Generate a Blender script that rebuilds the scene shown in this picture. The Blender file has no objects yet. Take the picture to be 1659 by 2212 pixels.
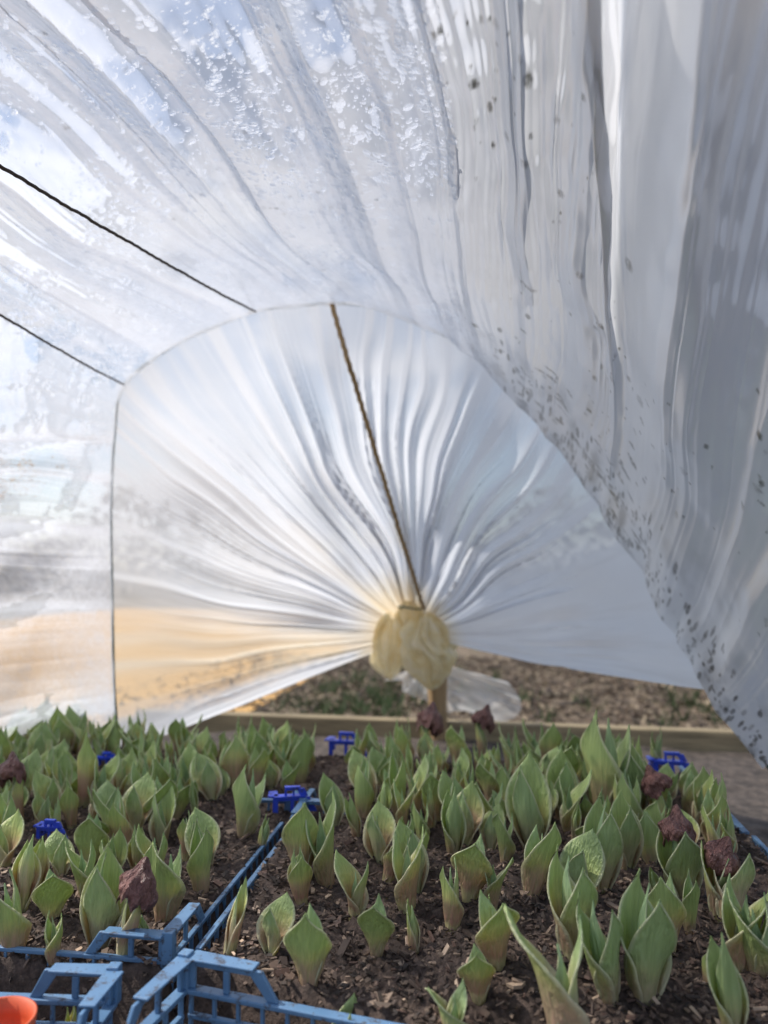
import bpy, math, random
import numpy as np
from mathutils import Vector, Matrix
random.seed(7); rng=np.random.default_rng(7)
scene=bpy.context.scene
W0,H0,F=1659.0,2212.0,1580.0
CH=0.35; TH=math.radians(9.8); PH=math.atan(121/1580)
C=np.array([0,0,CH])
fw=np.array([-math.sin(TH)*math.cos(PH),math.cos(TH)*math.cos(PH),math.sin(PH)])
rt=np.array([math.cos(TH),math.sin(TH),0.0])
up=np.cross(rt,fw)
def ray(px,py): return fw+(px-W0/2)/F*rt-(py-H0/2)/F*up
def P(px,py,d): return C+d*ray(px,py)
def G(px,py,z=0.0):
    r=ray(px,py); return C+r*((z-CH)/r[2])
def PY(px,py,Y):
    r=ray(px,py); return C+r*(Y/r[1])
def dep(p): return float(np.dot(np.array(p)-C,fw))

# ---------- helpers
def link(o): scene.collection.objects.link(o); return o
def mk(name,verts,faces,mat=None,smooth=True,parent=None):
    me=bpy.data.meshes.new(name)
    me.from_pydata([tuple(map(float,v)) for v in verts],[],[tuple(int(i) for i in f) for f in faces]); me.update()
    if smooth: me.polygons.foreach_set('use_smooth',[True]*len(me.polygons))
    if mat: me.materials.append(mat)
    o=link(bpy.data.objects.new(name,me))
    if parent: o.parent=parent
    return o
def empty(name):
    o=link(bpy.data.objects.new(name,None)); o.empty_display_size=.05; return o
def gridfaces(n,m,off=0):
    i=np.arange(n-1)[:,None]; j=np.arange(m-1)[None,:]
    a=(i*m+j+off).ravel(); return np.stack([a,a+1,a+m+1,a+m],1)
def fastmesh(name,V,Q,mat,smooth=True,col=None,uv=None):
    me=bpy.data.meshes.new(name); V=np.asarray(V,dtype=np.float32); Q=np.asarray(Q,dtype=np.int32)
    V=np.nan_to_num(V)
    me.vertices.add(len(V)); me.vertices.foreach_set('co',V.ravel())
    k=Q.shape[1]
    me.loops.add(Q.size); me.loops.foreach_set('vertex_index',Q.ravel())
    me.polygons.add(len(Q)); me.polygons.foreach_set('loop_start',np.arange(0,Q.size,k,dtype=np.int32))
    me.polygons.foreach_set('loop_total',np.full(len(Q),k,dtype=np.int32))
    me.update(calc_edges=True)
    me.polygons.foreach_set('use_smooth',np.full(len(me.polygons),smooth))
    if col is not None:
        a=me.color_attributes.new('lf','FLOAT_COLOR','POINT'); a.data.foreach_set('color',np.asarray(col,dtype=np.float32).ravel())
    if uv is not None:
        u=me.uv_layers.new(name='UVMap'); u.data.foreach_set('uv',np.asarray(uv,dtype=np.float32)[Q.ravel()].ravel())
    me.materials.append(mat); me.update()
    return link(bpy.data.objects.new(name,me))
_vn={}
def vnoise(x,y,seed=0):
    if seed not in _vn: _vn[seed]=np.random.default_rng(seed).random((256,256))
    r=_vn[seed]
    xi=np.floor(x).astype(int); yi=np.floor(y).astype(int); fx=x-xi; fy=y-yi
    fx=fx*fx*(3-2*fx); fy=fy*fy*(3-2*fy)
    g=lambda a,b: r[a%256,b%256]
    return (g(xi,yi)*(1-fx)+g(xi+1,yi)*fx)*(1-fy)+(g(xi,yi+1)*(1-fx)+g(xi+1,yi+1)*fx)*fy-.5
def fbm(x,y,seed,oct=4,ro=.55):
    t=0*x+0*y;a=1.;s=0
    for k in range(oct):
        t=t+a*vnoise(x*2**k+k*13.7,y*2**k+k*7.1,seed+k); s+=a*.5; a*=ro
    return t/s
def sstep(x,a,b):
    t=np.clip((x-a)/(b-a),0,1); return t*t*(3-2*t)
def crom(pts,n):
    pts=np.array(pts,float); L=np.r_[0,np.cumsum(np.linalg.norm(np.diff(pts[:,:3],axis=0),axis=1))]; L/=L[-1]
    t=np.linspace(0,1,n)
    ex=np.vstack([2*pts[0]-pts[1],pts,2*pts[-1]-pts[-2]])
    k=np.clip(np.searchsorted(L,t,side='right')-1,0,len(pts)-2)
    f=((t-L[k])/(L[k+1]-L[k]))[:,None]
    p0,p1,p2,p3=ex[k],ex[k+1],ex[k+2],ex[k+3]
    return .5*((2*p1)+(-p0+p2)*f+(2*p0-5*p1+4*p2-p3)*f**2+(-p0+3*p1-3*p2+p3)*f**3)
def tube(name,pts,rad,mat,seg=8,parent=None,twist=0.0,lob=.15):
    pts=np.array(pts); n=len(pts); V=[]
    for i in range(n):
        t=pts[min(i+1,n-1)]-pts[max(i-1,0)]; t=t/np.linalg.norm(t)
        a=np.cross(t,[0.13,0.2,1]); a/=np.linalg.norm(a); b=np.cross(t,a)
        for j in range(seg):
            an=2*math.pi*j/seg+i*twist
            rr=rad*(1+(lob*math.cos(3*(2*math.pi*j/seg)) if twist else 0))
            V.append(pts[i]+rr*(math.cos(an)*a+math.sin(an)*b))
    Fc=[(i*seg+j,i*seg+(j+1)%seg,(i+1)*seg+(j+1)%seg,(i+1)*seg+j) for i in range(n-1) for j in range(seg)]
    return mk(name,V,Fc,mat,True,parent)

# ---------- material helpers
def mat(name):
    m=bpy.data.materials.new(name); m.use_nodes=True; nt=m.node_tree; nt.nodes.clear()
    out=nt.nodes.new('ShaderNodeOutputMaterial'); return m,nt,out
def N(nt,t,**kw):
    n=nt.nodes.new(t)
    for k,v in kw.items():
        setattr(n,k,v)
    return n
def noise(nt,vec,scale,detail=4,rough=.5,dist=0):
    n=N(nt,'ShaderNodeTexNoise'); n.inputs['Scale'].default_value=scale; n.inputs['Detail'].default_value=detail
    n.inputs['Roughness'].default_value=rough; n.inputs['Distortion'].default_value=dist
    if vec is not None: nt.links.new(vec,n.inputs['Vector'])
    return n.outputs['Fac']
def ramp(nt,fac,stops):
    r=N(nt,'ShaderNodeValToRGB'); e=r.color_ramp.elements
    while len(e)<len(stops): e.new(.5)
    for k,(p,c) in enumerate(stops):
        e[k].position=p; e[k].color=(c if len(c)==4 else (*c,1)) if hasattr(c,'__len__') else (c,c,c,1)
    nt.links.new(fac,r.inputs['Fac']); return r.outputs['Color']
def mth(nt,op,a,b=None,clamp=False):
    n=N(nt,'ShaderNodeMath',operation=op); n.use_clamp=clamp
    for i,x in enumerate((a,b)):
        if x is None: continue
        if isinstance(x,(int,float)): n.inputs[i].default_value=x
        else: nt.links.new(x,n.inputs[i])
    return n.outputs[0]
def mixc(nt,f,a,b,bt='MIX'):
    n=N(nt,'ShaderNodeMix',data_type='RGBA',blend_type=bt)
    for s,x in ((0,f),(6,a),(7,b)):
        if isinstance(x,(int,float)): n.inputs[s].default_value=x
        elif isinstance(x,tuple): n.inputs[s].default_value=(*x,1) if len(x)==3 else x
        else: nt.links.new(x,n.inputs[s])
    return n.outputs[2]
def bump(nt,h,dist,strg=1.0):
    b=N(nt,'ShaderNodeBump'); b.inputs['Distance'].default_value=dist; b.inputs['Strength'].default_value=strg
    nt.links.new(h,b.inputs['Height']); return b.outputs[0]
def mapping(nt,vec,sc):
    m=N(nt,'ShaderNodeMapping'); m.inputs['Scale'].default_value=sc; nt.links.new(vec,m.inputs['Vector']); return m.outputs[0]
def simple(name,col,rough=.5,nscale=30,var=.25,bmp=.001,stretch=(1,1,1),col2=None):
    m,nt,out=mat(name); tc=N(nt,'ShaderNodeTexCoord').outputs['Object']; v=mapping(nt,tc,stretch)
    f=noise(nt,v,nscale,4,.6)
    c2=col2 or tuple(c*(1-var*1.6) for c in col)
    c=ramp(nt,f,[(.3,c2),(.7,col)])
    b=N(nt,'ShaderNodeBsdfPrincipled'); b.inputs['Roughness'].default_value=rough
    nt.links.new(c,b.inputs['Base Color']); nt.links.new(bump(nt,f,bmp),b.inputs['Normal'])
    nt.links.new(b.outputs[0],out.inputs[0]); return m

# film: attribute lf = (haze, dirt, tint, 1)
def film_mat(name,kind):
    m,nt,out=mat(name); L=nt.links.new
    at=N(nt,'ShaderNodeVertexColor',layer_name='lf'); sep=N(nt,'ShaderNodeSeparateColor'); L(at.outputs[0],sep.inputs[0])
    h,dirt,tint=sep.outputs[0],sep.outputs[1],sep.outputs[2]
    lw=N(nt,'ShaderNodeLayerWeight'); lw.inputs['Blend'].default_value=.35
    h=mth(nt,'ADD',h,mth(nt,'MULTIPLY',lw.outputs['Facing'],.22))
    if kind=='near':
        colo=mixc(nt,tint,(.82,.85,.93),(.80,.80,.80))
    else:
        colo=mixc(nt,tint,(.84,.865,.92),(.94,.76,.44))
    colo=mixc(nt,dirt,colo,(.04,.037,.028))
    h=mth(nt,'MINIMUM',mth(nt,'MAXIMUM',h,.06),.985)
    tr=N(nt,'ShaderNodeBsdfTransparent'); tr.inputs[0].default_value=(.97,.975,.98,1)
    di=N(nt,'ShaderNodeBsdfDiffuse'); tl=N(nt,'ShaderNodeBsdfTranslucent')
    L(colo,di.inputs[0]); L(colo,tl.inputs[0])
    gl=N(nt,'ShaderNodeBsdfGlossy'); gl.inputs['Roughness'].default_value=.28
    fr=N(nt,'ShaderNodeFresnel'); fr.inputs[0].default_value=1.35
    m1=N(nt,'ShaderNodeMixShader'); m1.inputs[0].default_value=.60; L(di.outputs[0],m1.inputs[1]); L(tl.outputs[0],m1.inputs[2])
    m2=N(nt,'ShaderNodeMixShader'); L(h,m2.inputs[0]); L(tr.outputs[0],m2.inputs[1]); L(m1.outputs[0],m2.inputs[2])
    m3=N(nt,'ShaderNodeMixShader'); L(mth(nt,'MULTIPLY',fr.outputs[0],.38 if kind=='near' else .14),m3.inputs[0]); L(m2.outputs[0],m3.inputs[1]); L(gl.outputs[0],m3.inputs[2])
    L(m3.outputs[0],out.inputs[0]); return m
M_near=film_mat('film_near','near'); M_far=film_mat('film_far','far')
def bunch_mat():
    m,nt,out=mat('film_bunched'); L=nt.links.new
    tc=N(nt,'ShaderNodeTexCoord').outputs['Object']
    c=ramp(nt,noise(nt,tc,24,4,.6),[(.3,(.80,.66,.36)),(.5,(.90,.84,.62)),(.7,(.94,.92,.84))])
    di=N(nt,'ShaderNodeBsdfPrincipled'); tl=N(nt,'ShaderNodeBsdfTranslucent'); L(c,di.inputs['Base Color']); L(c,tl.inputs[0]); di.inputs['Roughness'].default_value=.25
    a=N(nt,'ShaderNodeMixShader'); a.inputs[0].default_value=.5; L(di.outputs[0],a.inputs[1]); L(tl.outputs[0],a.inputs[2])
    t=N(nt,'ShaderNodeBsdfTransparent'); b=N(nt,'ShaderNodeMixShader'); b.inputs[0].default_value=.78; L(t.outputs[0],b.inputs[1]); L(a.outputs[0],b.inputs[2])
    L(b.outputs[0],out.inputs[0]); return m
M_bunch=bunch_mat()
def leaf_mat():
    m,nt,out=mat('tulip_leaf'); L=nt.links.new
    at=N(nt,'ShaderNodeVertexColor',layer_name='lf'); sep=N(nt,'ShaderNodeSeparateColor'); L(at.outputs[0],sep.inputs[0])
    v,e,inn=sep.outputs[0],sep.outputs[1],sep.outputs[2]; rnd=at.outputs[1]
    oi=N(nt,'ShaderNodeObjectInfo').outputs['Random']
    rnd=mth(nt,'FRACT',mth(nt,'ADD',rnd,oi))
    tc=N(nt,'ShaderNodeTexCoord').outputs['Object']
    nz=noise(nt,tc,5,3,.6)
    vv=mth(nt,'ADD',v,mth(nt,'MULTIPLY',mth(nt,'SUBTRACT',nz,.5),.25))
    vv=mth(nt,'ADD',vv,mth(nt,'MULTIPLY',mth(nt,'SUBTRACT',rnd,.58),.34))
    c=ramp(nt,vv,[(.0,(.72,.60,.34)),(.10,(.64,.36,.27)),(.30,(.66,.45,.29)),(.44,(.70,.66,.27)),(.62,(.54,.64,.24)),(1.0,(.47,.59,.24))])
    g=ramp(nt,vv,[(.1,(.64,.68,.40)),(.6,(.47,.63,.39))])
    c=mixc(nt,inn,c,g)
    veins=noise(nt,mapping(nt,tc,(1,1,.05)),26,2,.5)
    c=mixc(nt,mth(nt,'MULTIPLY',ramp(nt,veins,[(.35,1.0),(.6,0.0)]),.34),c,(.27,.37,.13))
    c=mixc(nt,mth(nt,'MULTIPLY',ramp(nt,e,[(.86,0.0),(.98,1.0)]),.65),c,(.82,.78,.58))
    c=mixc(nt,mth(nt,'MULTIPLY',rnd,.34),c,mixc(nt,.5,c,(.18,.29,.13)))
    b=N(nt,'ShaderNodeBsdfPrincipled'); b.inputs['Roughness'].default_value=.40; b.inputs['Specular IOR Level'].default_value=.45
    L(c,b.inputs['Base Color']); L(bump(nt,veins,.012,.45),b.inputs['Normal'])
    t=N(nt,'ShaderNodeBsdfTranslucent'); L(mixc(nt,1.0,c,(1.0,1.0,.55),'MULTIPLY'),t.inputs[0])
    mx=N(nt,'ShaderNodeMixShader'); mx.inputs[0].default_value=.3; L(b.outputs[0],mx.inputs[1]); L(t.outputs[0],mx.inputs[2])
    L(mx.outputs[0],out.inputs[0]); return m
M_leaf=leaf_mat()
M_cap=simple('dry_tunic',(.33,.16,.14),.42,4,.45,.03,(1,1,.4),col2=(.13,.055,.05))
def soil_mat():
    m,nt,out=mat('potting_soil'); L=nt.links.new
    tc=N(nt,'ShaderNodeTexCoord').outputs['Object']
    a=noise(nt,tc,130,5,.7); b_=noise(nt,tc,12,3,.5)
    c=ramp(nt,a,[(.3,(.026,.017,.014)),(.5,(.085,.058,.047)),(.68,(.17,.118,.094)),(.8,(.30,.22,.17))])
    c=mixc(nt,mth(nt,'MULTIPLY',b_,.4),c,(.065,.046,.038))
    b=N(nt,'ShaderNodeBsdfPrincipled'); b.inputs['Roughness'].default_value=.85; L(c,b.inputs['Base Color']); L(bump(nt,a,.004),b.inputs['Normal'])
    L(b.outputs[0],out.inputs[0]); return m
M_soil=soil_mat()
def chip_mat():
    m,nt,out=mat('bark_chip'); L=nt.links.new
    at=N(nt,'ShaderNodeVertexColor',layer_name='lf')
    b=N(nt,'ShaderNodeBsdfPrincipled'); b.inputs['Roughness'].default_value=.75; L(at.outputs[0],b.inputs['Base Color']); L(b.outputs[0],out.inputs[0]); return m
M_chip=chip_mat()
def plastic_mat(name,c1,c2):
    m,nt,out=mat(name); L=nt.links.new
    tc=N(nt,'ShaderNodeTexCoord').outputs['Object']
    c=ramp(nt,noise(nt,tc,25,3,.6),[(.3,c2),(.7,c1)])
    d=ramp(nt,noise(nt,tc,90,4,.75),[(.54,0.0),(.64,1.0)])
    c=mixc(nt,mth(nt,'MULTIPLY',d,.75),c,(.06,.042,.03))
    b=N(nt,'ShaderNodeBsdfPrincipled'); L(c,b.inputs['Base Color']); L(mth(nt,'ADD',mth(nt,'MULTIPLY',d,.4),.36),b.inputs['Roughness'])
    L(b.outputs[0],out.inputs[0]); return m
M_blue=plastic_mat('blue_plastic',(.14,.27,.45),(.10,.20,.36))
M_blue2=plastic_mat('bright_blue_plastic',(.03,.09,.75),(.03,.06,.55))
M_wood=simple('weathered_wood',(.50,.33,.17),.75,16,.35,.002,(6,6,.6))
M_beam=simple('timber',(.38,.30,.18),.75,12,.35,.002,(.6,6,6))
M_string=simple('twine_dark',(.10,.075,.055),.85,400,.4,.0006)
M_rope=simple('rope_tan',(.58,.39,.20),.85,200,.4,.001)
M_green=simple('green_wire',(.05,.11,.09),.5,60,.3,.0003)
M_orange=simple('orange_pot',(.75,.13,.045),.5,40,.2,.0003)

# ---------- hoop and near sheet control table
YH=1.37
tab=[((258,1625),(-300,1700),1.17),((247,1480),(-330,1560),1.13),((243,1300),(-350,1340),1.1),((240,1100),(-350,1075),1.05),((248,935),(-350,940),1.0),
((268,832),(-350,450),.85),((370,750),(-350,320),.8),((470,703),(-330,240),.75),((550,672),(-300,165),.7),((640,660),(-200,-60),.62),((720,655),(-50,-160),.56),
((800,663),(200,-170),.52),((880,690),(450,-170),.5),((990,742),(780,-170),.48),((1100,840),(1000,-170),.46),((1210,940),(1190,-170),.44),
((1290,1060),(1300,-170),.42),((1345,1140),(1350,-170),.45),((1385,1215),(1530,-170),.33),((1430,1320),(1720,-120),.35),((1500,1412),(1900,250),.4),
((1556,1530),(2000,700),.45),((1668,1668),(2000,1300),.6)]
hp=[]
for (a,b,d) in tab: hp.append(np.r_[PY(a[0],a[1],YH),P(b[0],b[1],d)])
NS=1500
cur=crom(hp,NS); hoop=cur[:,:3]; near=cur[:,3:]
S=np.linspace(0,1,NS)
def foldprofile(x,n,seed,sharp=.8):
    r=np.random.default_rng(seed); w=r.uniform(.35,1.7,n); pos=np.r_[0,np.cumsum(w)]; pos/=pos[-1]
    hh=r.uniform(.3,1.0,n)**1.3
    x=np.clip(x,0,.999999); k=np.searchsorted(pos,x,side='right')-1; k=np.clip(k,0,n-1)
    t=np.clip((x-pos[k])/(pos[k+1]-pos[k]),0,1); sk=r.uniform(.55,1.6,n)[k]
    return hh[k]*np.maximum(np.sin(np.pi*t**sk),0)**sharp
NV=240
v=np.linspace(0,1,NV)
SS,VV=np.meshgrid(S,v,indexing='ij')
base=hoop[:,None,:]*(1-VV[...,None])+near[:,None,:]*VV[...,None]
dS=np.gradient(base,axis=0); dV=np.gradient(base,axis=1); nrm=np.cross(dS,dV); nrm/=np.linalg.norm(nrm,axis=2,keepdims=True)+1e-9
cen=np.array([-.2,.9,.2]); sg=np.sign(np.sum(nrm*(base-cen),axis=2,keepdims=True)); nrm*=np.sign(np.median(sg))
wx=SS+.014*vnoise(VV*3,SS*8,3)*VV*2
f1=foldprofile(wx,21,12,1.0); f2=foldprofile(wx+.006*VV,58,12,1.3); f3=foldprofile(wx+.01*vnoise(VV*5,SS*20,8),150,15,1.2)
env=np.clip(VV*4,0,1)*(.35+.65*VV)
rightm=np.clip((SS-.60)/.1,0,1)
midm=np.clip((SS-.48)/.1,0,1)
leftm=1-np.clip((SS-.2)/.08,0,1)
amp=.042*(1-.48*midm)*(1-.30*rightm)*(1-.75*leftm)
A=base+nrm*((f1*amp+f2*.010*(1-.6*leftm)*(1-.7*midm)+f3*.0014)*env+.03*vnoise(SS*14,VV*5,5)*env+.010*vnoise(SS*50,VV*10,6)*env+.003*vnoise(SS*120,VV*30,16)*env)[...,None]
A+=nrm*(-(.02*np.sin(np.pi*VV)*(1-leftm)*(1-rightm)))[...,None]
A+=nrm*((.022*leftm*np.sin(np.pi*VV)*np.sin(SS*70+VV*5+3*vnoise(SS*10,VV*3,9))*np.clip(VV*3,0,1)))[...,None]
hc=np.array([-.25,YH,.30]); inw=hc-hoop; inw/=np.linalg.norm(inw,axis=1,keepdims=True)
lip=(.003+.006*np.maximum(vnoise(SS*60,SS*0,7)+.3,0)+rightm*(.012+.014*vnoise(SS*25,SS*0,8)+.008*vnoise(SS*80,SS*0,10)))*np.exp(-(VV*8)**2)*(1-leftm*.5)
A+=inw[:,None,:]*lip[...,None]
A[...,1]-=.012*np.exp(-(VV*8)**2)*(.2+rightm)
sl=np.linalg.norm(np.diff(hoop,axis=0),axis=1).sum()
U1=SS*sl; V1=VV*.9
uv=np.stack([U1,V1],-1).reshape(-1,2)
streak=fbm(U1*14,V1*3.2,700,4)
clear=fbm(U1*9+.5*vnoise(U1*20,V1*8,720),V1*3.5,710,6,.62)
clmask=sstep(clear,.06,.12)*(1-leftm*.75)
rm=sstep(SS,.60,.68)
haze=.66+.18*streak-.32*clmask*(1-rm)-.14*(sstep(SS,.24,.30)*(1-sstep(SS,.38,.44))*sstep(VV,.35,.9))+.24*(1-sstep(f1,.0,.35))+.14*vnoise(U1*150,V1*90,730)
haze+=.28*rm
low=1-sstep(VV,.03,.40)
dirt=np.zeros_like(SS)
rd=np.random.default_rng(750)
def stamp(u0,v0,ru,rv,str_):
    i0=int(max(0,(u0-ru*1.6)/sl*(NS-1))); i1=int(min(NS-1,(u0+ru*1.6)/sl*(NS-1)))+1
    j0=int(max(0,(v0-rv*1.6)/.9*(NV-1))); j1=int(min(NV-1,(v0+rv*1.6)/.9*(NV-1)))+1
    q=((U1[i0:i1,j0:j1]-u0)/ru)**2+((V1[i0:i1,j0:j1]-v0)/rv)**2
    dirt[i0:i1,j0:j1]=np.maximum(dirt[i0:i1,j0:j1],str_*np.clip(1.35-q,0,1))
for k in range(750):
    s_=rd.uniform(.63,1.0); v_=rd.uniform(0,1)
    if vnoise(np.array(s_*22),np.array(v_*5),751)<rd.uniform(-.15,.35): continue
    rr0=.0024+.007*rd.random()**5
    stamp(s_*sl,v_*.9,rr0,rr0*.8*rd.uniform(.6,1.6),rd.uniform(.25,.9))
for k in range(55):
    s_=rd.uniform(.46,.60); v_=rd.uniform(.25,1); q_=rd.uniform(.0025,.0045); stamp(s_*sl,v_*.9,q_,q_*.8,rd.uniform(.15,.5))
for k in range(230):
    s_=rd.uniform(.66,1.0); v_=abs(rd.normal(.03,.11)); stamp(s_*sl,v_*.9,rd.uniform(.0018,.005),rd.uniform(.004,.024),rd.uniform(.4,1.0))
for k in range(70):
    s_=rd.uniform(.68,.84); v_=abs(rd.normal(.13,.12)); stamp(s_*sl,v_*.9,rd.uniform(.004,.022),rd.uniform(.0018,.006),rd.uniform(.5,1.0))
rag=vnoise(U1*260,V1*160,765)+vnoise(U1*500,V1*300,766)
dirt*=np.clip(1.0+rag*.9,0,1.2)
grime=np.clip(fbm(U1*30,V1*14,760,4)*1.6,0,1)*low*rm
dirt=np.clip(np.maximum(dirt,grime*.6),0,.95)
tint=np.clip(rm*.7,0,1)
haze=np.clip(haze+dirt*.5,.06,1.1)
col=np.stack([haze,dirt,tint,np.ones_like(SS)],-1).reshape(-1,4)
film=empty('polytunnel_film')
o=fastmesh('front_sheet',A.reshape(-1,3),gridfaces(NS,NV),M_near,True,col,uv); o.parent=film
NEAR=A

# ---------- far film to the knot
KN=P(893,1375,2.02)
i_end=int(np.argmin(np.abs(hoop[:,0]-PY(1545,1492,YH)[0])+np.abs(hoop[:,2]-PY(1545,1492,YH)[2])))
NF=1300
idx=np.linspace(0,i_end,NF); hf=np.stack([np.interp(idx,np.arange(NS),hoop[:,k]) for k in range(3)],-1)
hf=hf+np.array([0,.004,0])
d2=hf-KN; ang=np.unwrap(np.arctan2(d2[:,2],d2[:,0]))
ring=KN+np.stack([.045*np.cos(ang),np.zeros(NF),.05*np.sin(ang)],-1)
NVF=150; vf=np.linspace(0,1,NVF)
S2,V2=np.meshgrid(np.linspace(0,1,NF),vf,indexing='ij')
bf=hf[:,None,:]*(1-V2[...,None])+ring[:,None,:]*V2[...,None]
e2=np.clip(V2*3,0,1)
wr=np.clip(S2+.030*vnoise(V2*3,S2*10,21)*(1-V2)+.012*vnoise(V2*6,S2*30,22)*(1-V2),0,1)
dens=np.where(wr<.45,wr*.75,np.where(wr<.85,.3375+(wr-.45)*1.42,.9055+(wr-.85)*.63))
g1=foldprofile(dens,26,31,1.0); g2=foldprofile(dens,62,33,1.3); g3=foldprofile(dens,150,35,1.)
env2=np.sin(np.pi*np.clip(V2,0,1)**.9*.97)**.9*e2
disp=(g1*.028*(1-.62*V2)+g2*.0050*(.6+.4*V2)+g3*.0010)*env2+g2*.010*V2**4
disp+=.12*vnoise(S2*9,V2*3,23)*np.sin(np.pi*V2)+.03*vnoise(S2*22,V2*6,24)*np.sin(np.pi*V2)
bf[...,1]-=disp
tang=np.stack([-np.sin(ang),np.zeros(NF),np.cos(ang)],-1)[:,None,:]
bf+=tang*(.004*np.sin(2*np.pi*g2*2)*np.sin(np.pi*V2)*(.2+.8*V2)+.08*vnoise(S2*6,V2*2.5,25)*np.sin(np.pi*V2)*np.sin(np.pi*S2))[...,None]
bf[...,1]+=-.06*np.sin(np.pi*V2)
hz=.78+.20*fbm(S2*50,V2*2.5,770,4)+.14*fbm(S2*14,V2*4,775,3)+.26*(1-sstep(g1,0,.3))+.08*(1-sstep(g2,0,.3))+.28*sstep(V2,.35,1.)
hz+=.12*sstep(S2,.80,.9)
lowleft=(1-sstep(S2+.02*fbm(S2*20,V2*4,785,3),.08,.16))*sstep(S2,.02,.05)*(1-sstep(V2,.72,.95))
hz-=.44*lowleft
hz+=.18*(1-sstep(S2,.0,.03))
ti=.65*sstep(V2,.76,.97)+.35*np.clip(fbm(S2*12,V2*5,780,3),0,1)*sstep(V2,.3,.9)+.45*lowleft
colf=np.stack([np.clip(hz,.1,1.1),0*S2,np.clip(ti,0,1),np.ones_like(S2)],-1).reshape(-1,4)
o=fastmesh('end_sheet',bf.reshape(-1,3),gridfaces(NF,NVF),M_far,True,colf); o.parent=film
def bulb(name,cen,rx,rz,ry,seed,tilt=0,mt=M_bunch,par=None,nf=9):
    n,m=140,60; th=np.linspace(0,2*np.pi,n); ph=np.linspace(0,1,m); T,Pv=np.meshgrid(th,ph,indexing='ij')
    fl=foldprofile((T/(2*np.pi)+.10*vnoise(Pv*3,T*0+1,seed)+.04*np.sin(Pv*6))%1,nf,seed,.6)
    prof=np.maximum(np.sin(np.pi*np.clip(Pv,0,1)),0)**.6*(.8+.4*Pv)+.25*(1-Pv)**2
    r=prof*(.66+.44*fl)+.35*vnoise(np.cos(T)*2+5,Pv*5+np.sin(T)*2,seed+1)*prof
    r[-1]=r[0]
    V=np.stack([cen[0]+rx*r*np.cos(T)+tilt*(Pv-.5),cen[1]+ry*r*np.sin(T),cen[2]+rz*(1-2*Pv)+.35*rz*vnoise(np.cos(T)*3+5,np.sin(T)*3+5,seed+2)],-1)
    return mk(name,V.reshape(-1,3),gridfaces(n,m),mt,True,par)
bulb('tied_bunch',P(922,1405,1.90),.070,.088,.065,51,.03,par=film,nf=11)
bulb('tied_bunch_fold',P(845,1395,1.96),.050,.080,.045,57,-.01,par=film)
bulb('tied_bunch_side',P(958,1362,1.95),.045,.055,.04,67,.02,par=film)
bulb('gathered_neck',P(885,1325,1.97),.036,.045,.034,61,.0,par=film)
n,m=80,50
T,Q=np.meshgrid(np.linspace(0,1,n),np.linspace(0,1,m),indexing='ij')
tc_=P(925,1430,2.03)
aa=-np.pi*(.10+.72*(1-T)); rr_=(.11+.15*np.exp(-((T-.8)/.22)**2)+.05*vnoise(T*9,T*0,74))*Q
V=np.stack([tc_[0]+rr_*np.cos(aa)*1.15,tc_[1]+.03*foldprofile(T,13,73)*Q+.03*vnoise(T*6,Q*6,72),tc_[2]+rr_*np.sin(aa)*.78],-1)
sc=fastmesh('loose_tail',V.reshape(-1,3),gridfaces(n,m),M_far,True,np.stack([T*0+.55+.3*fbm(T*20,Q*3,790,3),T*0,T*0+.2,T*0+1],-1).reshape(-1,4)); sc.parent=film
kc=P(888,1312,1.95); tie=[kc+np.array([.034*math.cos(a),.032*math.sin(a),.003*math.sin(2*a)]) for a in np.linspace(0,2*math.pi,24)]
tube('green_tie',tie,.0025,M_green,6,film)

# hoop
ext=np.vstack([hoop[0]+np.array([0,0,-.16]),hoop[::12],hoop[-1],hoop[-1]+np.array([0.01,0,-.14])])
tube('wire_hoop',ext+np.array([0,-.001,0]),.0030,M_green,8)
def surf_string(name,pa,pb,da,db,r,mt,n=90,pull=.07):
    a=P(pa[0],pa[1],da); b=P(pb[0],pb[1],db)
    t=np.linspace(0,1,n)[:,None]; pts=a*(1-t)+b*t
    pts=C+(pts-C)*(1-pull*np.minimum(t*6+.15,1))
    pts+= .0018*np.stack([vnoise(t[:,0]*30,t[:,0]*0,81),t[:,0]*0,vnoise(t[:,0]*30,t[:,0]*0,82)],-1)
    pts[:,2]-=.006*np.sin(np.pi*t[:,0])
    return tube(name,pts,r,mt,9,None,.35)
dh=dep(PY(550,672,YH)); dh2=dep(PY(270,830,YH))
surf_string('support_string',(552,674),(-300,175),dh,.66,.0020,M_string,260,.09)
surf_string('support_string',(268,832),(-350,462),dh2,.84,.0018,M_string,200,.09)
surf_string('ridge_rope',(716,655),(915,1315),dep(PY(716,655,YH)),1.90,.0050,M_rope,220,.06)

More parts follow.
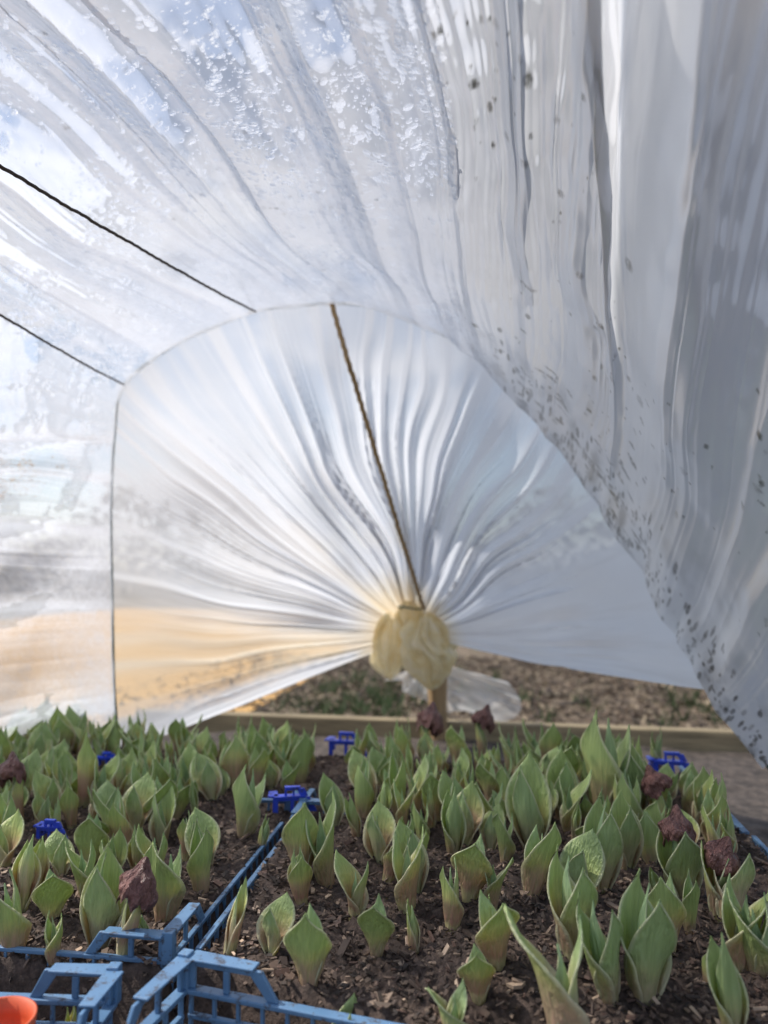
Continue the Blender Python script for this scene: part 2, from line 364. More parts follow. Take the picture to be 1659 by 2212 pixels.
# droplets on the near sheet
def dome():
    vs=[];fs=[];R=3;Sg=9
    for i in range(R):
        a=(i/R)*math.pi/2
        for j in range(Sg):
            b=2*math.pi*j/Sg; vs.append((math.cos(a)*math.cos(b),math.cos(a)*math.sin(b),math.sin(a)*.55))
    vs.append((0,0,.55))
    for i in range(R-1):
        for j in range(Sg): fs.append((i*Sg+j,i*Sg+(j+1)%Sg,(i+1)*Sg+(j+1)%Sg,(i+1)*Sg+j))
    for j in range(Sg): fs.append(((R-1)*Sg+j,(R-1)*Sg+(j+1)%Sg,R*Sg,R*Sg))
    return np.array(vs),fs
dv,df=dome()
tri=[]
for f in df:
    tri.append((f[0],f[1],f[2]))
    if f[2]!=f[3]: tri.append((f[0],f[2],f[3]))
tri=np.array(tri)
DV=[];DF=[];off=0
cl=np.random.default_rng(91)
g=np.gradient(NEAR,axis=0); g2_=np.gradient(NEAR,axis=1); RN=np.cross(g,g2_); RN/=np.linalg.norm(RN,axis=2,keepdims=True)+1e-9
cnt=0
while cnt<17000:
    i=int(cl.integers(int(.20*NS),int(.64*NS))); j=int(cl.integers(6,NV-1))
    dn=vnoise(np.array(i/NS*26.),np.array(j/NV*7.),93)+.5
    if cl.random()>max(.06,(dn-.27)*2.8): continue
    p=NEAR[i,j]+ (NEAR[min(i+1,NS-1),j]-NEAR[i,j])*cl.random()
    n_=RN[i,j]
    if np.dot(n_,C-p)<0: n_=-n_
    r=.0007+.0026*cl.random()**3.0+(.0022 if cl.random()<.025 else 0)
    a=np.cross(n_,[0,0,1.0]); a/=np.linalg.norm(a)+1e-9; b=np.cross(n_,a)
    st=1+.8*cl.random()
    wob=1+.25*(cl.random(len(dv))[:,None]-.5)
    DV.append(p+n_*.0003+r*(dv[:,0:1]*wob*a+dv[:,1:2]*wob*b*st+dv[:,2:3]*n_)); DF.append(tri+off); off+=len(dv); cnt+=1
m,nt,out=mat('water'); gb=N(nt,'ShaderNodeBsdfGlass'); gb.inputs['IOR'].default_value=1.33; gb.inputs['Roughness'].default_value=.0; nt.links.new(gb.outputs[0],out.inputs[0])
fastmesh('water_droplets',np.vstack(DV),np.vstack(DF),m)

# ---------- soil
pa=G(390,2085); pb=G(640,1765)
ax=(pb-pa)[:2]; ax/=np.linalg.norm(ax); angA=math.atan2(-ax[0],ax[1]); xr=np.array([ax[1],-ax[0]])
def loc(X,Y):
    return (X-pa[0])*xr[0]+(Y-pa[1])*xr[1],(X-pa[0])*ax[0]+(Y-pa[1])*ax[1]
gx=np.arange(-1.12,.36,.003); gy=np.arange(.22,1.36,.003)
X,Y=np.meshgrid(gx,gy,indexing='ij')
def soilz(X,Y):
    z=.016*vnoise(X*7,Y*7,101)+.010*vnoise(X*22,Y*22,102)+.006*vnoise(X*70,Y*70,103)
    lx,ly=loc(X,Y)
    dr=np.clip((-ly-.005+np.clip(lx-.05,0,1)*-.35)/.01,0,1)*np.clip((.42-lx)/.1,0,1)
    z=z-.05*dr
    z=z-.045*np.exp(-(lx/.010)**4)*np.clip((.37-ly)/.05,0,1)
    z=z-.12*np.clip((lx-.60)/.01,0,1)
    return z
Z=soilz(X,Y)+.007*vnoise(X*160,Y*160,104)+.005*vnoise(X*330,Y*330,105)
fastmesh('potting_soil',np.stack([X,Y,Z],-1).reshape(-1,3),gridfaces(len(gx),len(gy)),M_soil)
cube=np.array([(x,y,z) for x in(-1,1) for y in(-1,1) for z in(-1,1)],float)
cf=np.array([(0,1,3,2),(4,6,7,5),(0,4,5,1),(2,3,7,6),(0,2,6,4),(1,5,7,3)])
def rotm(az,ax_,ay_):
    ca,sa=math.cos(az),math.sin(az); cx,sx=math.cos(ax_),math.sin(ax_); cy,sy=math.cos(ay_),math.sin(ay_)
    return np.array([[ca,-sa,0],[sa,ca,0],[0,0,1]])@np.array([[1,0,0],[0,cx,-sx],[0,sx,cx]])@np.array([[cy,0,sy],[0,1,0],[-sy,0,cy]])
CV=[];CF=[];CC=[];off=0
r=np.random.default_rng(111)
pal=np.array([(.07,.047,.037),(.13,.087,.065),(.035,.024,.02),(.21,.15,.11),(.45,.33,.24),(.11,.065,.05)])
for k in range(18000):
    y=.42+.92*r.random()**1.5; hw=.05+.62*y; x=r.uniform(max(-1.1,-.17*y-hw),min(.32,-.17*y+hw))
    big=r.random()<.07
    s=np.array([r.uniform(.0015,.0045),r.uniform(.0006,.0018),r.uniform(.0003,.0008)])*(1.9 if big else 1)
    R=rotm(r.uniform(0,6.28),r.normal(0,.45),r.normal(0,.35))
    sh=cube*s; sh[:,0]*=np.where(cube[:,1]>0,1,r.uniform(.4,1)); 
    z=float(soilz(np.array(x),np.array(y)))
    CV.append(sh@R.T+np.array([x,y,z+.0035])); CF.append(cf+off); off+=8
    c=pal[int(r.choice(6,p=[.26,.24,.2,.16,.04,.10]))]*r.uniform(.7,1.3); CC.append(np.tile(np.r_[c,1],(8,1)))
fastmesh('bark_chips',np.vstack(CV),np.vstack(CF),M_chip,False,np.vstack(CC))

# ---------- crates
def boxd(V,Fs,c,s,rz=0):
    o=len(V); R=np.array(Matrix.Rotation(rz,3,'Z'))
    for q in cube: V.append(R@(q*np.array(s)/2)+np.array(c)) 
    for f in cf: Fs.append(tuple(f+o))
def bracket(V,Fs,x0,y0,dx,dy,L=.085,zb=.0,hh=.026,t=.0035):
    dx,dy=np.array([dx,dy])/math.hypot(dx,dy); nx,ny=-dy,dx
    def quadprism(pts):
        o=len(V)
        for sgn in (-t/2,t/2):
            for (a,z) in pts: V.append(np.array([x0+dx*a+nx*sgn,y0+dy*a+ny*sgn,zb+z]))
        k=len(pts)
        Fs.append(tuple(range(o,o+k))); Fs.append(tuple(range(o+2*k-1,o+k-1,-1)))
        for i in range(k): Fs.append((o+i,o+k+i,o+k+(i+1)%k,o+(i+1)%k))
    b=.006*min(1,hh/.022)
    quadprism([(0,0),(b,0),(b,hh),(0,hh)])
    quadprism([(L*.42,0),(L*.42+b*.9,0),(L*.42+b*.9,hh-b*.8),(L*.42,hh-b*.8)])
    quadprism([(b,hh-b*.8),(L*.8,hh-b*.8),(L*.78,hh),(b,hh)])
    quadprism([(L*.8-.004,hh-b*.8),(L-.004,0),(L+.006,0),(L*.8+.006,hh),(L*.78,hh)])
    o=len(V); w_=b/.006
    pts=[(0,-.006*w_),(L*.80,-.005*w_),(L*.80,.008*w_),(0,.010*w_)]
    for z in (hh+.0004,hh+.0026):
        for (a,w) in pts: V.append(np.array([x0+dx*a+nx*w,y0+dy*a+ny*w,zb+z]))
    Fs+= [(o,o+1,o+2,o+3),(o+7,o+6,o+5,o+4)]+[(o+i,o+4+i,o+4+(i+1)%4,o+(i+1)%4) for i in range(4)]
def crate(cx,cy,ang,L=.595,D=.385,sides='FBLR',rim=.002,mt=M_blue,brk=('FL','FR','BL','BR'),z=0.0,bh=.022,rw=.010,BL=.085):
    V=[];Fs=[]
    segs={'F':((0,0),(L,0)),'B':((0,D),(L,D)),'L':((0,0),(0,D)),'R':((L,0),(L,D))}
    for k,((ax_,ay),(bx,by)) in segs.items():
        if k not in sides: continue
        hor=k in 'FB'; ln=L if hor else D
        def bb(along,zc,la,th,hz):
            c=(ax_+along,ay,zc) if hor else (ax_,ay+along,zc)
            boxd(V,Fs,c,(la,th,hz) if hor else (th,la,hz))
        bb(ln/2,rim,ln-.006,rw,.004); bb(ln/2,rim-.020,ln-.008,.005,.004); bb(ln/2,rim-.075,ln-.008,.005,.010)
        n=int(ln/.022)
        for i in range(n+1): bb(.006+i*(ln-.012)/n,rim-.038,.003,.0042,.072)
        for i in range(n):
            x0_=.006+i*(ln-.012)/n
            bb(x0_+.011,rim-.045,.016,.0036,.0025)
    for i in range(18): boxd(V,Fs,(L*(i+.5)/18,D/2,-.080),(.004,D-.01,.003))
    for i in range(12): boxd(V,Fs,(L/2,D*(i+.5)/12,-.0835),(L-.01,.004,.003))
    cs={'FL':(0,0,1,1),'FR':(L,0,-1,1),'BL':(0,D,1,-1),'BR':(L,D,-1,-1)}
    for b in brk:
        x,y,sx,sy=cs[b]
        bracket(V,Fs,x+sx*.004,y,sx,0,L=BL,hh=bh,zb=rim+.002); bracket(V,Fs,x,y+sy*.004,0,sy,L=BL,hh=bh,zb=rim+.002)
        boxd(V,Fs,(x,y,rim+bh/2+.003),(.010,.010,bh+.008))
    o=mk('bulb_crate',V,Fs,mt,False)
    o.location=(cx,cy,z); o.rotation_euler=(0,0,ang)
    bv=o.modifiers.new('b','BEVEL'); bv.width=.0009; bv.segments=2; bv.limit_method='ANGLE'
    return o
def cl2(lx,ly): return (pa[0]+xr[0]*lx+ax[0]*ly, pa[1]+xr[1]*lx+ax[1]*ly)
crate(*cl2(0.010,0.012),angA,D=.375,sides='LR',brk=('BL',),rim=.006,rw=.006,bh=.014,BL=.06)
crate(*cl2(-.606,0.0),angA,D=.36,sides='FR',brk=('FR',),rim=.002,rw=.005,bh=.020,BL=.07)
crate(*cl2(0.008,.405),angA,sides='R',brk=('FL',),D=.34,rim=.002,bh=.014,BL=.06)
crate(*cl2(-.609,.405),angA,sides='',brk=('FR',),D=.34,rim=.000,bh=.014,BL=.06)
c0=G(400,2145); a3=angA+math.radians(-9)
def crateback(cx,cy,ang,L,D,left=True,**k):
    ox=0 if left else -L
    R=Matrix.Rotation(ang,2); q=R@Vector((ox,-D)); return crate(cx+q[0],cy+q[1],ang,L,D,**k)
crateback(c0[0],c0[1],a3,.595,.385,True,brk=('BL',),z=.0,rim=.004,BL=.075)
c1=G(245,2158); crateback(c1[0],c1[1],angA+math.radians(5),.5,.385,False,brk=('BR',),z=-.004,BL=.06)
def clip(px,py,s=1.0,ang=0):
    V=[];Fs=[]; p=G(px,py)
    bracket(V,Fs,0,0,1,0,L=.060*s,hh=.022*s); bracket(V,Fs,0,0,0,1,L=.035*s,hh=.022*s)
    bracket(V,Fs,.016*s,0,1,0,L=.03*s,hh=.012*s,zb=.0235*s)
    o=mk('crate_handle',V,Fs,M_blue2,False); o.location=(p[0],p[1],.008); o.rotation_euler=(0,0,ang)
CLIPS=[(712,1640,1.1,angA),(592,1768,.9,angA+.3),(1415,1685,1.0,angA),(80,1825,.6,angA),(210,1665,.6,angA)]
for c in CLIPS: clip(*c)
pp=G(-12,2215,.015); V=[];Fs=[];sg=40
prof=[(.020,-.05),(.025,-.008),(.0275,-.008),(.0285,.004),(.0268,.004),(.0245,-.008),(.022,-.02),(0.0,-.02)]
for (rr,z) in prof:
    for j in range(sg): a=2*math.pi*j/sg; V.append((pp[0]+rr*math.cos(a),pp[1]+rr*math.sin(a),.016+z))
for i in range(len(prof)-1):
    for j in range(sg): Fs.append((i*sg+j,i*sg+(j+1)%sg,(i+1)*sg+(j+1)%sg,(i+1)*sg+j))
mk('plant_pot',V,Fs,M_orange,True)

# ---------- tulip sprouts
def leafgrid(h,r0,wrap,phase,out,curl,lean,inn,twist=.3,nu=17,nv=22,bulge=.5,rnd=.5,zb=0.):
    u=np.linspace(-1,1,nu); vv_=np.linspace(0,1,nv); U,Vg=np.meshgrid(u,vv_,indexing='ij')
    sm=np.clip((Vg-.34)/.66,0,1)
    w=wrap*(1-sm**1.35)*(1-.25*np.clip((Vg-.1)/.4,0,1)) + .010
    rad=r0*(.78+bulge*np.sin(np.pi*np.clip(Vg,0,1)**1.1*.86))
    rad=rad+out*Vg**2.6+curl*np.abs(U)**2.5*np.sin(np.pi*np.clip(Vg,0,1))
    rad=rad+.0012*U
    an=phase+U*w+twist*(Vg**2)
    x=rad*np.cos(an); y=rad*np.sin(an)
    z=zb+h*(Vg-.05) - h*.04*np.abs(U)**2*Vg
    x=x+lean[0]*Vg**2; y=y+lean[1]*Vg**2
    col=np.stack([Vg,np.abs(U),np.full_like(U,inn),np.full_like(U,rnd)],-1)
    return np.stack([x,y,z],-1).reshape(-1,3),gridfaces(nu,nv),col.reshape(-1,4)
def sprout_data(kind,seed):
    r=random.Random(seed); h=1.0
    L=[]; ph=r.uniform(-.4,.4); ln=(r.uniform(-.08,.08),r.uniform(-.08,.08)); rn=r.random()
    R=.122*r.uniform(.92,1.10)
    if kind=='open':
        L.append(leafgrid(h,R,2.6,ph,.15,.13,ln,0.10,r.uniform(-.5,.5),rnd=rn))
        L.append(leafgrid(h*r.uniform(.85,.98),R*.80,2.0,ph+2.7,.07,.07,ln,.6,r.uniform(-.4,.4),rnd=rn))
        L.append(leafgrid(h*.78,R*.50,2.3,ph+1.0,-.02,.02,ln,.9,rnd=rn))
    elif kind=='bud':
        L.append(leafgrid(h*.88,R*.95,2.9,ph,.04,.06,ln,0.0,r.uniform(-.6,.6),rnd=rn))
        L.append(leafgrid(h,R*.74,2.6,ph+2.4,-.05,.02,ln,.35,.4,rnd=rn))
        L.append(leafgrid(h*.85,R*.5,2.3,ph+.8,-.05,.0,ln,.8,rnd=rn))
    elif kind=='closed':
        L.append(leafgrid(h,R*.86,3.1,ph,-.02,.015,ln,0.0,.5,bulge=.22,rnd=rn))
        L.append(leafgrid(h*.9,R*.6,2.4,ph+2.4,-.05,.0,ln,.4,.3,bulge=.3,rnd=rn))
    elif kind=='flare':
        L.append(leafgrid(h*.97,R*.95,2.5,ph,.34,.17,ln,0.15,r.uniform(-.3,.3),bulge=.4,rnd=rn))
        L.append(leafgrid(h*.90,R*.72,2.1,ph+2.9,.12,.07,ln,.6,.3,rnd=rn))
        L.append(leafgrid(h*.72,R*.45,2.3,ph+1.4,-.02,.02,ln,.9,rnd=rn))
    elif kind=='big':
        L.append(leafgrid(h,R*1.15,2.3,ph,.02,.14,ln,0.15,.2,bulge=.7,rnd=rn))
        L.append(leafgrid(h*.86,R*1.0,2.1,ph+3.0,.15,.10,ln,.4,-.3,bulge=.55,rnd=rn))
        L.append(leafgrid(h*.92,R*.70,2.2,ph+1.2,-.05,.02,ln,.8,.2,bulge=.55,rnd=rn))
    V=[];Q=[];K=[];o=0
    for a,b,c in L: V.append(a);Q.append(b+o);K.append(c);o+=len(a)
    return np.vstack(V),np.vstack(Q),np.vstack(K)
variants=[]
kinds=['open']*7+['bud']*5+['closed']*2+['flare']*6+['big']*3
for i,k in enumerate(kinds):
    V,Q,K=sprout_data(k,200+i)
    V=V+.035*np.stack([vnoise(V[:,2]*4+i,V[:,0]*8,301),vnoise(V[:,2]*4+i,V[:,1]*8,302),0*V[:,0]],-1)
    t=fastmesh('tmp',V,Q,M_leaf,True,K)
    so=t.modifiers.new('s','SOLIDIFY'); so.thickness=.018; so.offset=0
    dg=bpy.context.evaluated_depsgraph_get(); dg.update()
    me=bpy.data.meshes.new_from_object(t.evaluated_get(dg)); me.name='tulip_sprout_'+k
    bpy.data.objects.remove(t); variants.append((k,me))
KI={k:[m for kk,m in variants if kk==k] for k in set(kinds)}
def cap_mesh(seed):
    n,m=72,30; T,Q=np.meshgrid(np.linspace(0,2*np.pi,n),np.linspace(0,1,m),indexing='ij')
    ct,st_=np.cos(T),np.sin(T)
    prof=np.where(Q<.6,np.sin(np.pi*.5*np.minimum(Q/.6,1))**.9,1+.15*np.sin((Q-.6)*8))
    ple=.10*np.abs(np.sin(T*4+3*vnoise(ct+5,st_+Q*2+5,seed+5)))+.06*np.sin(T*9+Q*3)
    lump=1+.55*vnoise(ct*1.5+5,st_*1.5+Q*3+9,seed)-ple*Q
    hemz=.35*vnoise(ct*2.5+7,st_*2.5+7,seed+3)+.2*vnoise(ct*7+7,st_*7+7,seed+4)
    r=.60*prof*lump; z=.62*(1-Q**1.6)-.12*Q+hemz*Q**2
    z=z+.30*np.exp(-(Q/.12)**2)
    r[-1]=r[0]; z[-1]=z[0]
    V=np.stack([r*ct,r*st_*.85,z],-1).reshape(-1,3)
    me=bpy.data.meshes.new('dry_tunic'); me.from_pydata([tuple(map(float,a)) for a in V],[],[tuple(map(int,a)) for a in gridfaces(n,m)]); me.polygons.foreach_set('use_smooth',[True]*len(me.polygons)); me.materials.append(M_cap); return me
caps=[cap_mesh(401),cap_mesh(411),cap_mesh(421)]
rr=random.Random(5)
def place(px,pyb,hpx,kind=None,wid=1.0,cap=0,rot=None,tilt=None):
    p=G(px,pyb); d=dep(p); h=hpx*d/F*1.03
    kind=kind or rr.choice(['open','open','bud','bud','flare','closed'])
    me=rr.choice(KI[kind]); z=float(soilz(np.array(p[0]),np.array(p[1])))
    o=link(bpy.data.objects.new('tulip_sprout',me))
    g_=wid*max(h,.052)
    o.scale=(g_,g_,h*1.04); o.location=(p[0],p[1],z)
    tl=tilt or (rr.gauss(0,.08),rr.gauss(0,.08))
    o.rotation_euler=(tl[0],tl[1],rot if rot is not None else rr.uniform(0,6.28))
    if cap:
        c=link(bpy.data.objects.new('dry_tunic',caps[(cap-1)%3])); c.parent=o
        s=.44; c.location=(0,0,.66); c.scale=(s,s,s*g_/h*1.1); c.rotation_euler=(.3*rr.uniform(-1,1),.25,rr.uniform(0,6))
    return (p[0],p[1])
P_=[]
L=[(30,2045,175,'bud'),(112,1985,110,'flare'),(118,2060,105,'bud'),(160,2118,100,'closed'),(215,2035,215,'big',.62),(268,2065,180,'closed',.95,1),
(355,1975,175,'open',.85),(436,1928,160,'bud',.9),(495,2065,150,'closed',.9),(588,2068,115,'flare',.9),(668,2135,175,'open',.9),(748,2205,165,'open',.85),
(812,2068,140,'flare',.75),(880,1975,175,'open',.8),(893,2048,100,'closed',1.0),(975,2015,145,'bud',.85),(975,2225,125,'flare',.95),(1035,2158,115,'open',.95),
(843,2225,65,'closed',.8),(1078,2105,170,'flare',.8),(1220,2270,300,'flare',.85,0,3.0),(1240,2085,225,'big',.75),(1318,2155,220,'big',.74,0,2.6),(1390,2150,250,'big',.76),
(1582,2225,225,'bud',.8),(1600,2090,200,'open',.9),(1440,2060,165,'open',.8),(765,1985,140,'flare',.8),(652,1948,120,'bud'),(650,1900,160,'open',.8),(705,1905,190,'open',.75),
(895,1910,140,'open',.85),(838,1892,105,'bud'),(1012,1965,150,'flare',.8),(1065,1975,120,'flare',.8),(1150,1945,160,'open',.8),(1240,1950,150,'flare',.85),(1190,1930,72,'closed',1.0),
(1298,1925,190,'big',.7),(1352,1875,160,'open',.75),(1150,1835,195,'open',.75),(1215,1765,140,'open',.8),(1310,1760,225,'big',.74),(1368,1760,170,'big',.70),
(980,1848,145,'bud',.85),(1000,1798,130,'open',.8),(865,1775,155,'bud',.75),(822,1855,115,'open'),(785,1775,130,'bud',.8),(528,1805,150,'big',.75),(450,1872,125,'flare',.8),
(403,1855,100,'bud',.9),(338,1905,140,'open',.85),(188,1935,130,'open',.9),(235,1900,120,'big',.75),(130,1882,95,'flare',.9),(45,1968,150,'bud',.85),(265,1835,130,'bud',.8),(295,1870,100,'bud'),
(415,1730,105,'closed',.8),(1475,1925,185,'big',.8,2),(1572,1985,180,'big',.8),(1552,1970,160,'open',.9,3),(1432,1800,125,'closed',.9,2),(1500,1768,125,'open',.8),(1540,1830,120,'open',.8),(1580,1850,110,'bud',.8),
(555,1710,95,'open',.8),(905,1880,95,'open',.9),(1300,1810,110,'bud',.8),(880,1850,110,'bud'),(1420,1925,60,'closed'),(40,1780,150,'closed',.8,2),(640,1925,90,'bud',.9),(310,2020,60,'closed',.9),(1050,2040,90,'closed',.8),(5,1870,120,'open'),
(1640,2110,180,'open',.9),(185,1740,160,'closed',1.1),(925,1650,105,'closed',1.1,1),(1040,1640,95,'closed',1.0,2),(75,1930,110,'bud'),(300,1960,100,'bud',.8),(565,1830,70,'closed'),(720,1790,110,'open',.8),(930,1800,100,'bud',.8),(1090,1870,110,'open',.8),(1490,2010,130,'bud',.8),(1530,2120,90,'closed',.9)]
for t in L:
    a=list(t)+[None]*8
    P_.append(place(a[0],a[1],a[2],a[3],a[4] or 1.0,a[5] or 0,a[6]))
VM=[];QM=[];KM=[];off=0
vdat=[]
for k,me in variants:
    n=len(me.vertices); co=np.zeros(n*3,dtype=np.float32); me.vertices.foreach_get('co',co)
    cc=np.zeros(n*4,dtype=np.float32); me.color_attributes['lf'].data.foreach_get('color',cc)
    q=np.zeros(len(me.polygons)*4,dtype=np.int32); me.loops.foreach_get('vertex_index',q)
    vdat.append((co.reshape(-1,3),q.reshape(-1,4),cc.reshape(-1,4)))
r=np.random.default_rng(515); pts=[]; used=list(P_)
clipxy=[tuple(G(c[0],c[1])[:2]) for c in CLIPS]
tries=0
while len(pts)<280 and tries<40000:
    tries+=1
    y=r.uniform(.78,1.33); x=r.uniform(-1.02,.30)
    lx,ly=loc(x,y)
    if abs(lx)<.03 or lx>.57: continue
    if any(abs(x-a-.02)<.05 and -.09<y-b<.015 for a,b in clipxy): continue
    if lx<0:
        if ly<.30: 
            if r.random()>.16: continue
        if lx>-.14 and ly<.48: continue
        mind=.030
        if ly>.48: mind=.026
    else:
        if ly<.30: continue
        if lx<.09 and ly<.60: continue
        mind=.031
    if any((x-a)**2+(y-b)**2<mind**2 for a,b in used): continue
    used.append((x,y)); pts.append((x,y))
for (x,y) in pts:
    co,q,cc=vdat[int(r.integers(0,len(vdat)))]
    h=r.uniform(.048,.094)
    if x<-.75: h*=1.1
    g_=max(.055,h*.80)*r.uniform(.75,1.0)
    R=rotm(r.uniform(0,6.28),r.normal(0,.12),0)
    z=float(soilz(np.array(x),np.array(y)))
    M=(co*np.array([g_,g_,h]))@R.T+np.array([x,y,z])
    VM.append(M); QM.append(q+off); off+=len(co)
    c=cc.copy(); c[:,3]=r.random(); KM.append(c)
o=fastmesh('tulip_sprouts',np.vstack(VM)*12,np.vstack(QM),M_leaf,True,np.vstack(KM)); o.scale=(1/12,)*3

# ---------- outdoors
def ground_mat():
    m,nt,out=mat('ground'); Lk=nt.links.new
    tc=N(nt,'ShaderNodeTexCoord').outputs['Object']
    a=noise(nt,tc,28,5,.7); b_=noise(nt,tc,1.1,3,.5,.5); f=noise(nt,tc,6,4,.6)
    straw=ramp(nt,a,[(.3,(.10,.07,.05)),(.5,(.20,.15,.10)),(.7,(.34,.26,.18))])
    green=ramp(nt,a,[(.35,(.03,.05,.02)),(.65,(.09,.12,.05))])
    c=mixc(nt,ramp(nt,f,[(.54,0.0),(.64,.6)]),straw,green)
    c=mixc(nt,ramp(nt,b_,[(.42,0.0),(.6,.8)]),c,ramp(nt,a,[(.3,(.05,.035,.025)),(.7,(.2,.15,.1))]))
    b=N(nt,'ShaderNodeBsdfPrincipled'); b.inputs['Roughness'].default_value=.9; Lk(c,b.inputs['Base Color']); Lk(bump(nt,a,.02),b.inputs['Normal'])
    Lk(b.outputs[0],out.inputs[0]); return m
gm=ground_mat()
mk('ground',[(-300,-300,-.16),(300,-300,-.16),(300,300,-.16),(-300,300,-.16)],[(0,1,2,3)],gm,False)
n=60; T,Q=np.meshgrid(np.linspace(0,1,n),np.linspace(0,1,n),indexing='ij')
XX=-4.9+T*3.9+.25*vnoise(Q*5,T*0,601); YY=1.6+Q*7; ZZ=-.155+.07*(vnoise(T*9,Q*9,602)+.5)*np.sin(np.pi*T)*np.sin(np.pi*Q)
M_straw=simple('straw',(.88,.52,.19),.9,40,.25,.01,(1,4,1))
fastmesh('straw_mulch',np.stack([XX,YY,ZZ],-1).reshape(-1,3),gridfaces(n,n),M_straw)
CV=[];CF=[];CC=[];off=0; r=np.random.default_rng(611)
pal2=np.array([(.15,.105,.07),(.11,.075,.05),(.27,.21,.14),(.05,.035,.026),(.09,.065,.045)])
for k in range(6500):
    x=r.uniform(-1.6,1.6); y=r.uniform(2.15,4.2); s=np.array([r.uniform(.008,.03),r.uniform(.002,.007),.002])
    R=rotm(r.uniform(0,6.28),0,r.normal(0,.4))
    CV.append((cube*s)@R.T+np.array([x,y,-.153])); CF.append(cf+off); off+=8
    CC.append(np.tile(np.r_[pal2[int(r.integers(0,5))],1],(8,1)))
fastmesh('wood_chip_mulch',np.vstack(CV),np.vstack(CF),M_chip,False,np.vstack(CC))
V=[];Fs=[]; r=random.Random(9)
for k in range(150):
    x=r.uniform(-1.2,1.5); y=r.uniform(2.2,3.8)
    if r.random()<.7: x=r.choice([-.60,-.45,.75])+r.gauss(0,.12); y=2.7+r.gauss(0,.3)
    for j in range(9):
        a=r.uniform(0,6.28); l=r.uniform(.03,.08); bx=x+r.gauss(0,.015); by=y+r.gauss(0,.015); o_=len(V)
        V+=[(bx-.003,by,-.16),(bx+.003,by,-.16),(bx+math.cos(a)*l*.6,by+math.sin(a)*l*.6,-.16+l)]; Fs.append((o_,o_+1,o_+2))
M_grass=simple('grass_blades',(.08,.13,.04),.6,20,.3,.0005); mk('grass_tufts',V,Fs,M_grass,False)
def board(name,c,s,mt,rz=0,par=None):
    V=[];Fs=[]; boxd(V,Fs,(0,0,0),s); o=mk(name,V,Fs,mt,False,par); o.location=c; o.rotation_euler=(0,0,rz)
    b=o.modifiers.new('b','BEVEL'); b.width=.004; b.segments=2; return o
bed=empty('raised_bed_frame')
board('end_board',(-.15,2.06,-.125),(1.9,.04,.11),M_beam,0,bed)
board('side_board',(.82,1.2,-.16),(.04,1.7,.10),M_beam,0,bed)
board('side_board_2',(-1.12,1.2,-.14),(.04,1.7,.10),M_beam,0,bed)
sp=P(948,1500,1.99)
V=[];Fs=[]; ns=14; lev=16
for i in range(lev):
    t=i/(lev-1); z=-.26+t*.40; rr_=.026*(1+.1*math.sin(t*9))
    for j in range(ns):
        a=2*math.pi*j/ns; k=1+.12*math.sin(a*3+1)+.05*math.sin(a*7+t*3); V.append((sp[0]+rr_*k*math.cos(a)-.01*t,sp[1]+.022*k*math.sin(a),z))
for i in range(lev-1):
    for j in range(ns): Fs.append((i*ns+j,i*ns+(j+1)%ns,(i+1)*ns+(j+1)%ns,(i+1)*ns+j))
Fs.append(tuple(range((lev-1)*ns,lev*ns)))
mk('wooden_stake',V,Fs,M_wood,True)
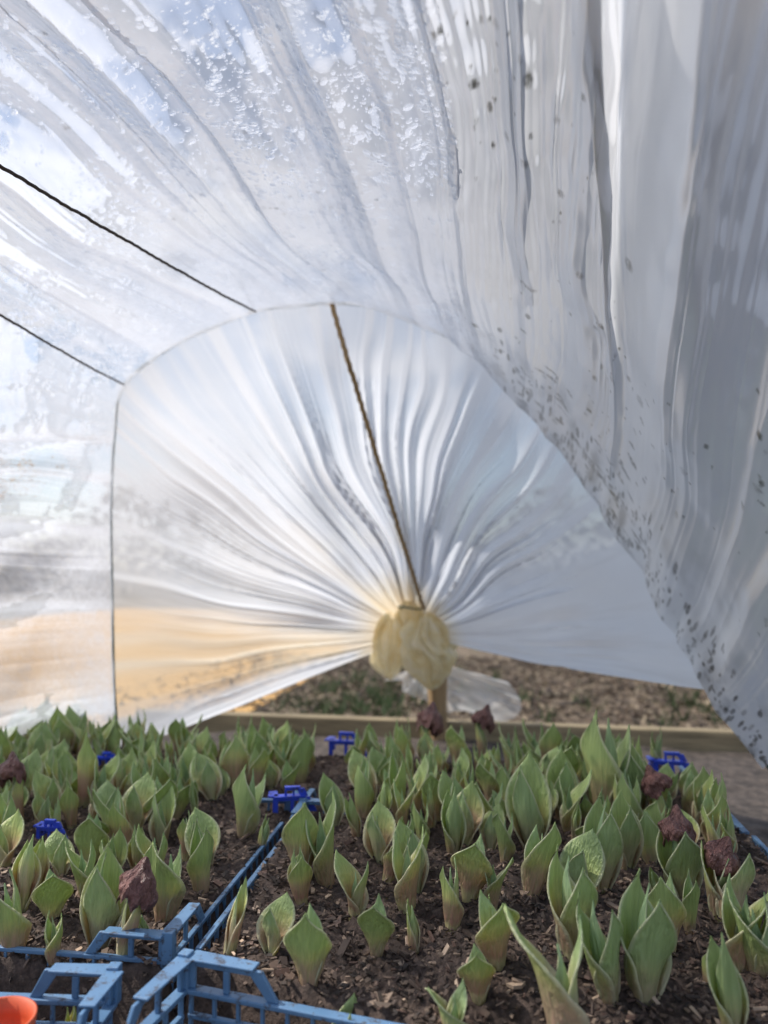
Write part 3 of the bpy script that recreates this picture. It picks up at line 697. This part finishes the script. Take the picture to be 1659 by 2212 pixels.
# earth inside the bed, gently uneven
gx=np.linspace(-1.1,.80,150); gy=np.linspace(.05,2.03,150); X,Y=np.meshgrid(gx,gy,indexing='ij')
Z=-.118+.012*fbm(X*9,Y*9,640,4)
fastmesh('bed_soil',np.stack([X,Y,Z],-1).reshape(-1,3),gridfaces(150,150),simple('bed_earth',(.12,.095,.08),.9,40,.5,.01))
V=[];Fs=[]; r=random.Random(31)
for k in range(9000):
    x=r.uniform(-16,16); t=r.random(); z=r.uniform(0,1.3+.5*math.sin(x*.7)+.3*math.sin(x*2.3)); y=13+r.gauss(0,.5)
    s=.09; a=r.uniform(0,6.28); b=r.uniform(-1,1); o_=len(V)
    d1=Vector((math.cos(a),math.sin(a),b))*s; d2_=Vector((-math.sin(a),math.cos(a),r.uniform(-1,1)))*s*.6; c=Vector((x,y,z-.1))
    V+=[tuple(c-d1),tuple(c+d2_),tuple(c+d1),tuple(c-d2_)]; Fs.append((o_,o_+1,o_+2,o_+3))
mk('hedge',V,Fs,simple('hedge_leaves',(.15,.13,.08),.7,2,.4,.001,col2=(.10,.075,.05)),False)

# ---------- world & light
SUN_EL=math.radians(47); SUN_AZ=math.radians(-82)
w=bpy.data.worlds.new('World'); scene.world=w; w.use_nodes=True; nt=w.node_tree; bg=nt.nodes['Background']
sky=nt.nodes.new('ShaderNodeTexSky'); sky.sky_type='NISHITA'; sky.sun_disc=False; sky.sun_elevation=SUN_EL; sky.sun_rotation=SUN_AZ
tc=nt.nodes.new('ShaderNodeTexCoord')
cn=noise(nt,mapping(nt,tc.outputs['Generated'],(1,1,2.2)),2.6,5,.6,.4)
cm=ramp(nt,cn,[(.48,0.0),(.60,1.0)])
cc=mixc(nt,cm,sky.outputs[0],(6.8,7.0,7.5))
nt.links.new(cc,bg.inputs['Color']); bg.inputs['Strength'].default_value=.145
sl_=bpy.data.lights.new('sun','SUN'); sl_.energy=4.4; sl_.angle=math.radians(.5); sl_.color=(1,.94,.85)
so=link(bpy.data.objects.new('sun',sl_))
sd=Vector((math.sin(SUN_AZ)*math.cos(SUN_EL),math.cos(SUN_AZ)*math.cos(SUN_EL),math.sin(SUN_EL)))
so.rotation_euler=sd.to_track_quat('Z','Y').to_euler()
cd=bpy.data.cameras.new('camera'); cam=link(bpy.data.objects.new('camera',cd)); scene.camera=cam
M3=Matrix(((rt[0],up[0],-fw[0]),(rt[1],up[1],-fw[1]),(rt[2],up[2],-fw[2])))
cam.matrix_world=Matrix.Translation(Vector(C))@M3.to_4x4()
cd.sensor_fit='VERTICAL'; cd.sensor_height=32; cd.sensor_width=24; cd.lens=16/(1106/1580)
cd.clip_start=.02; cd.clip_end=1000
cd.dof.use_dof=True; cd.dof.focus_distance=.74; cd.dof.aperture_fstop=3.2
scene.view_settings.view_transform='Standard'; scene.view_settings.look='None'; scene.view_settings.exposure=0
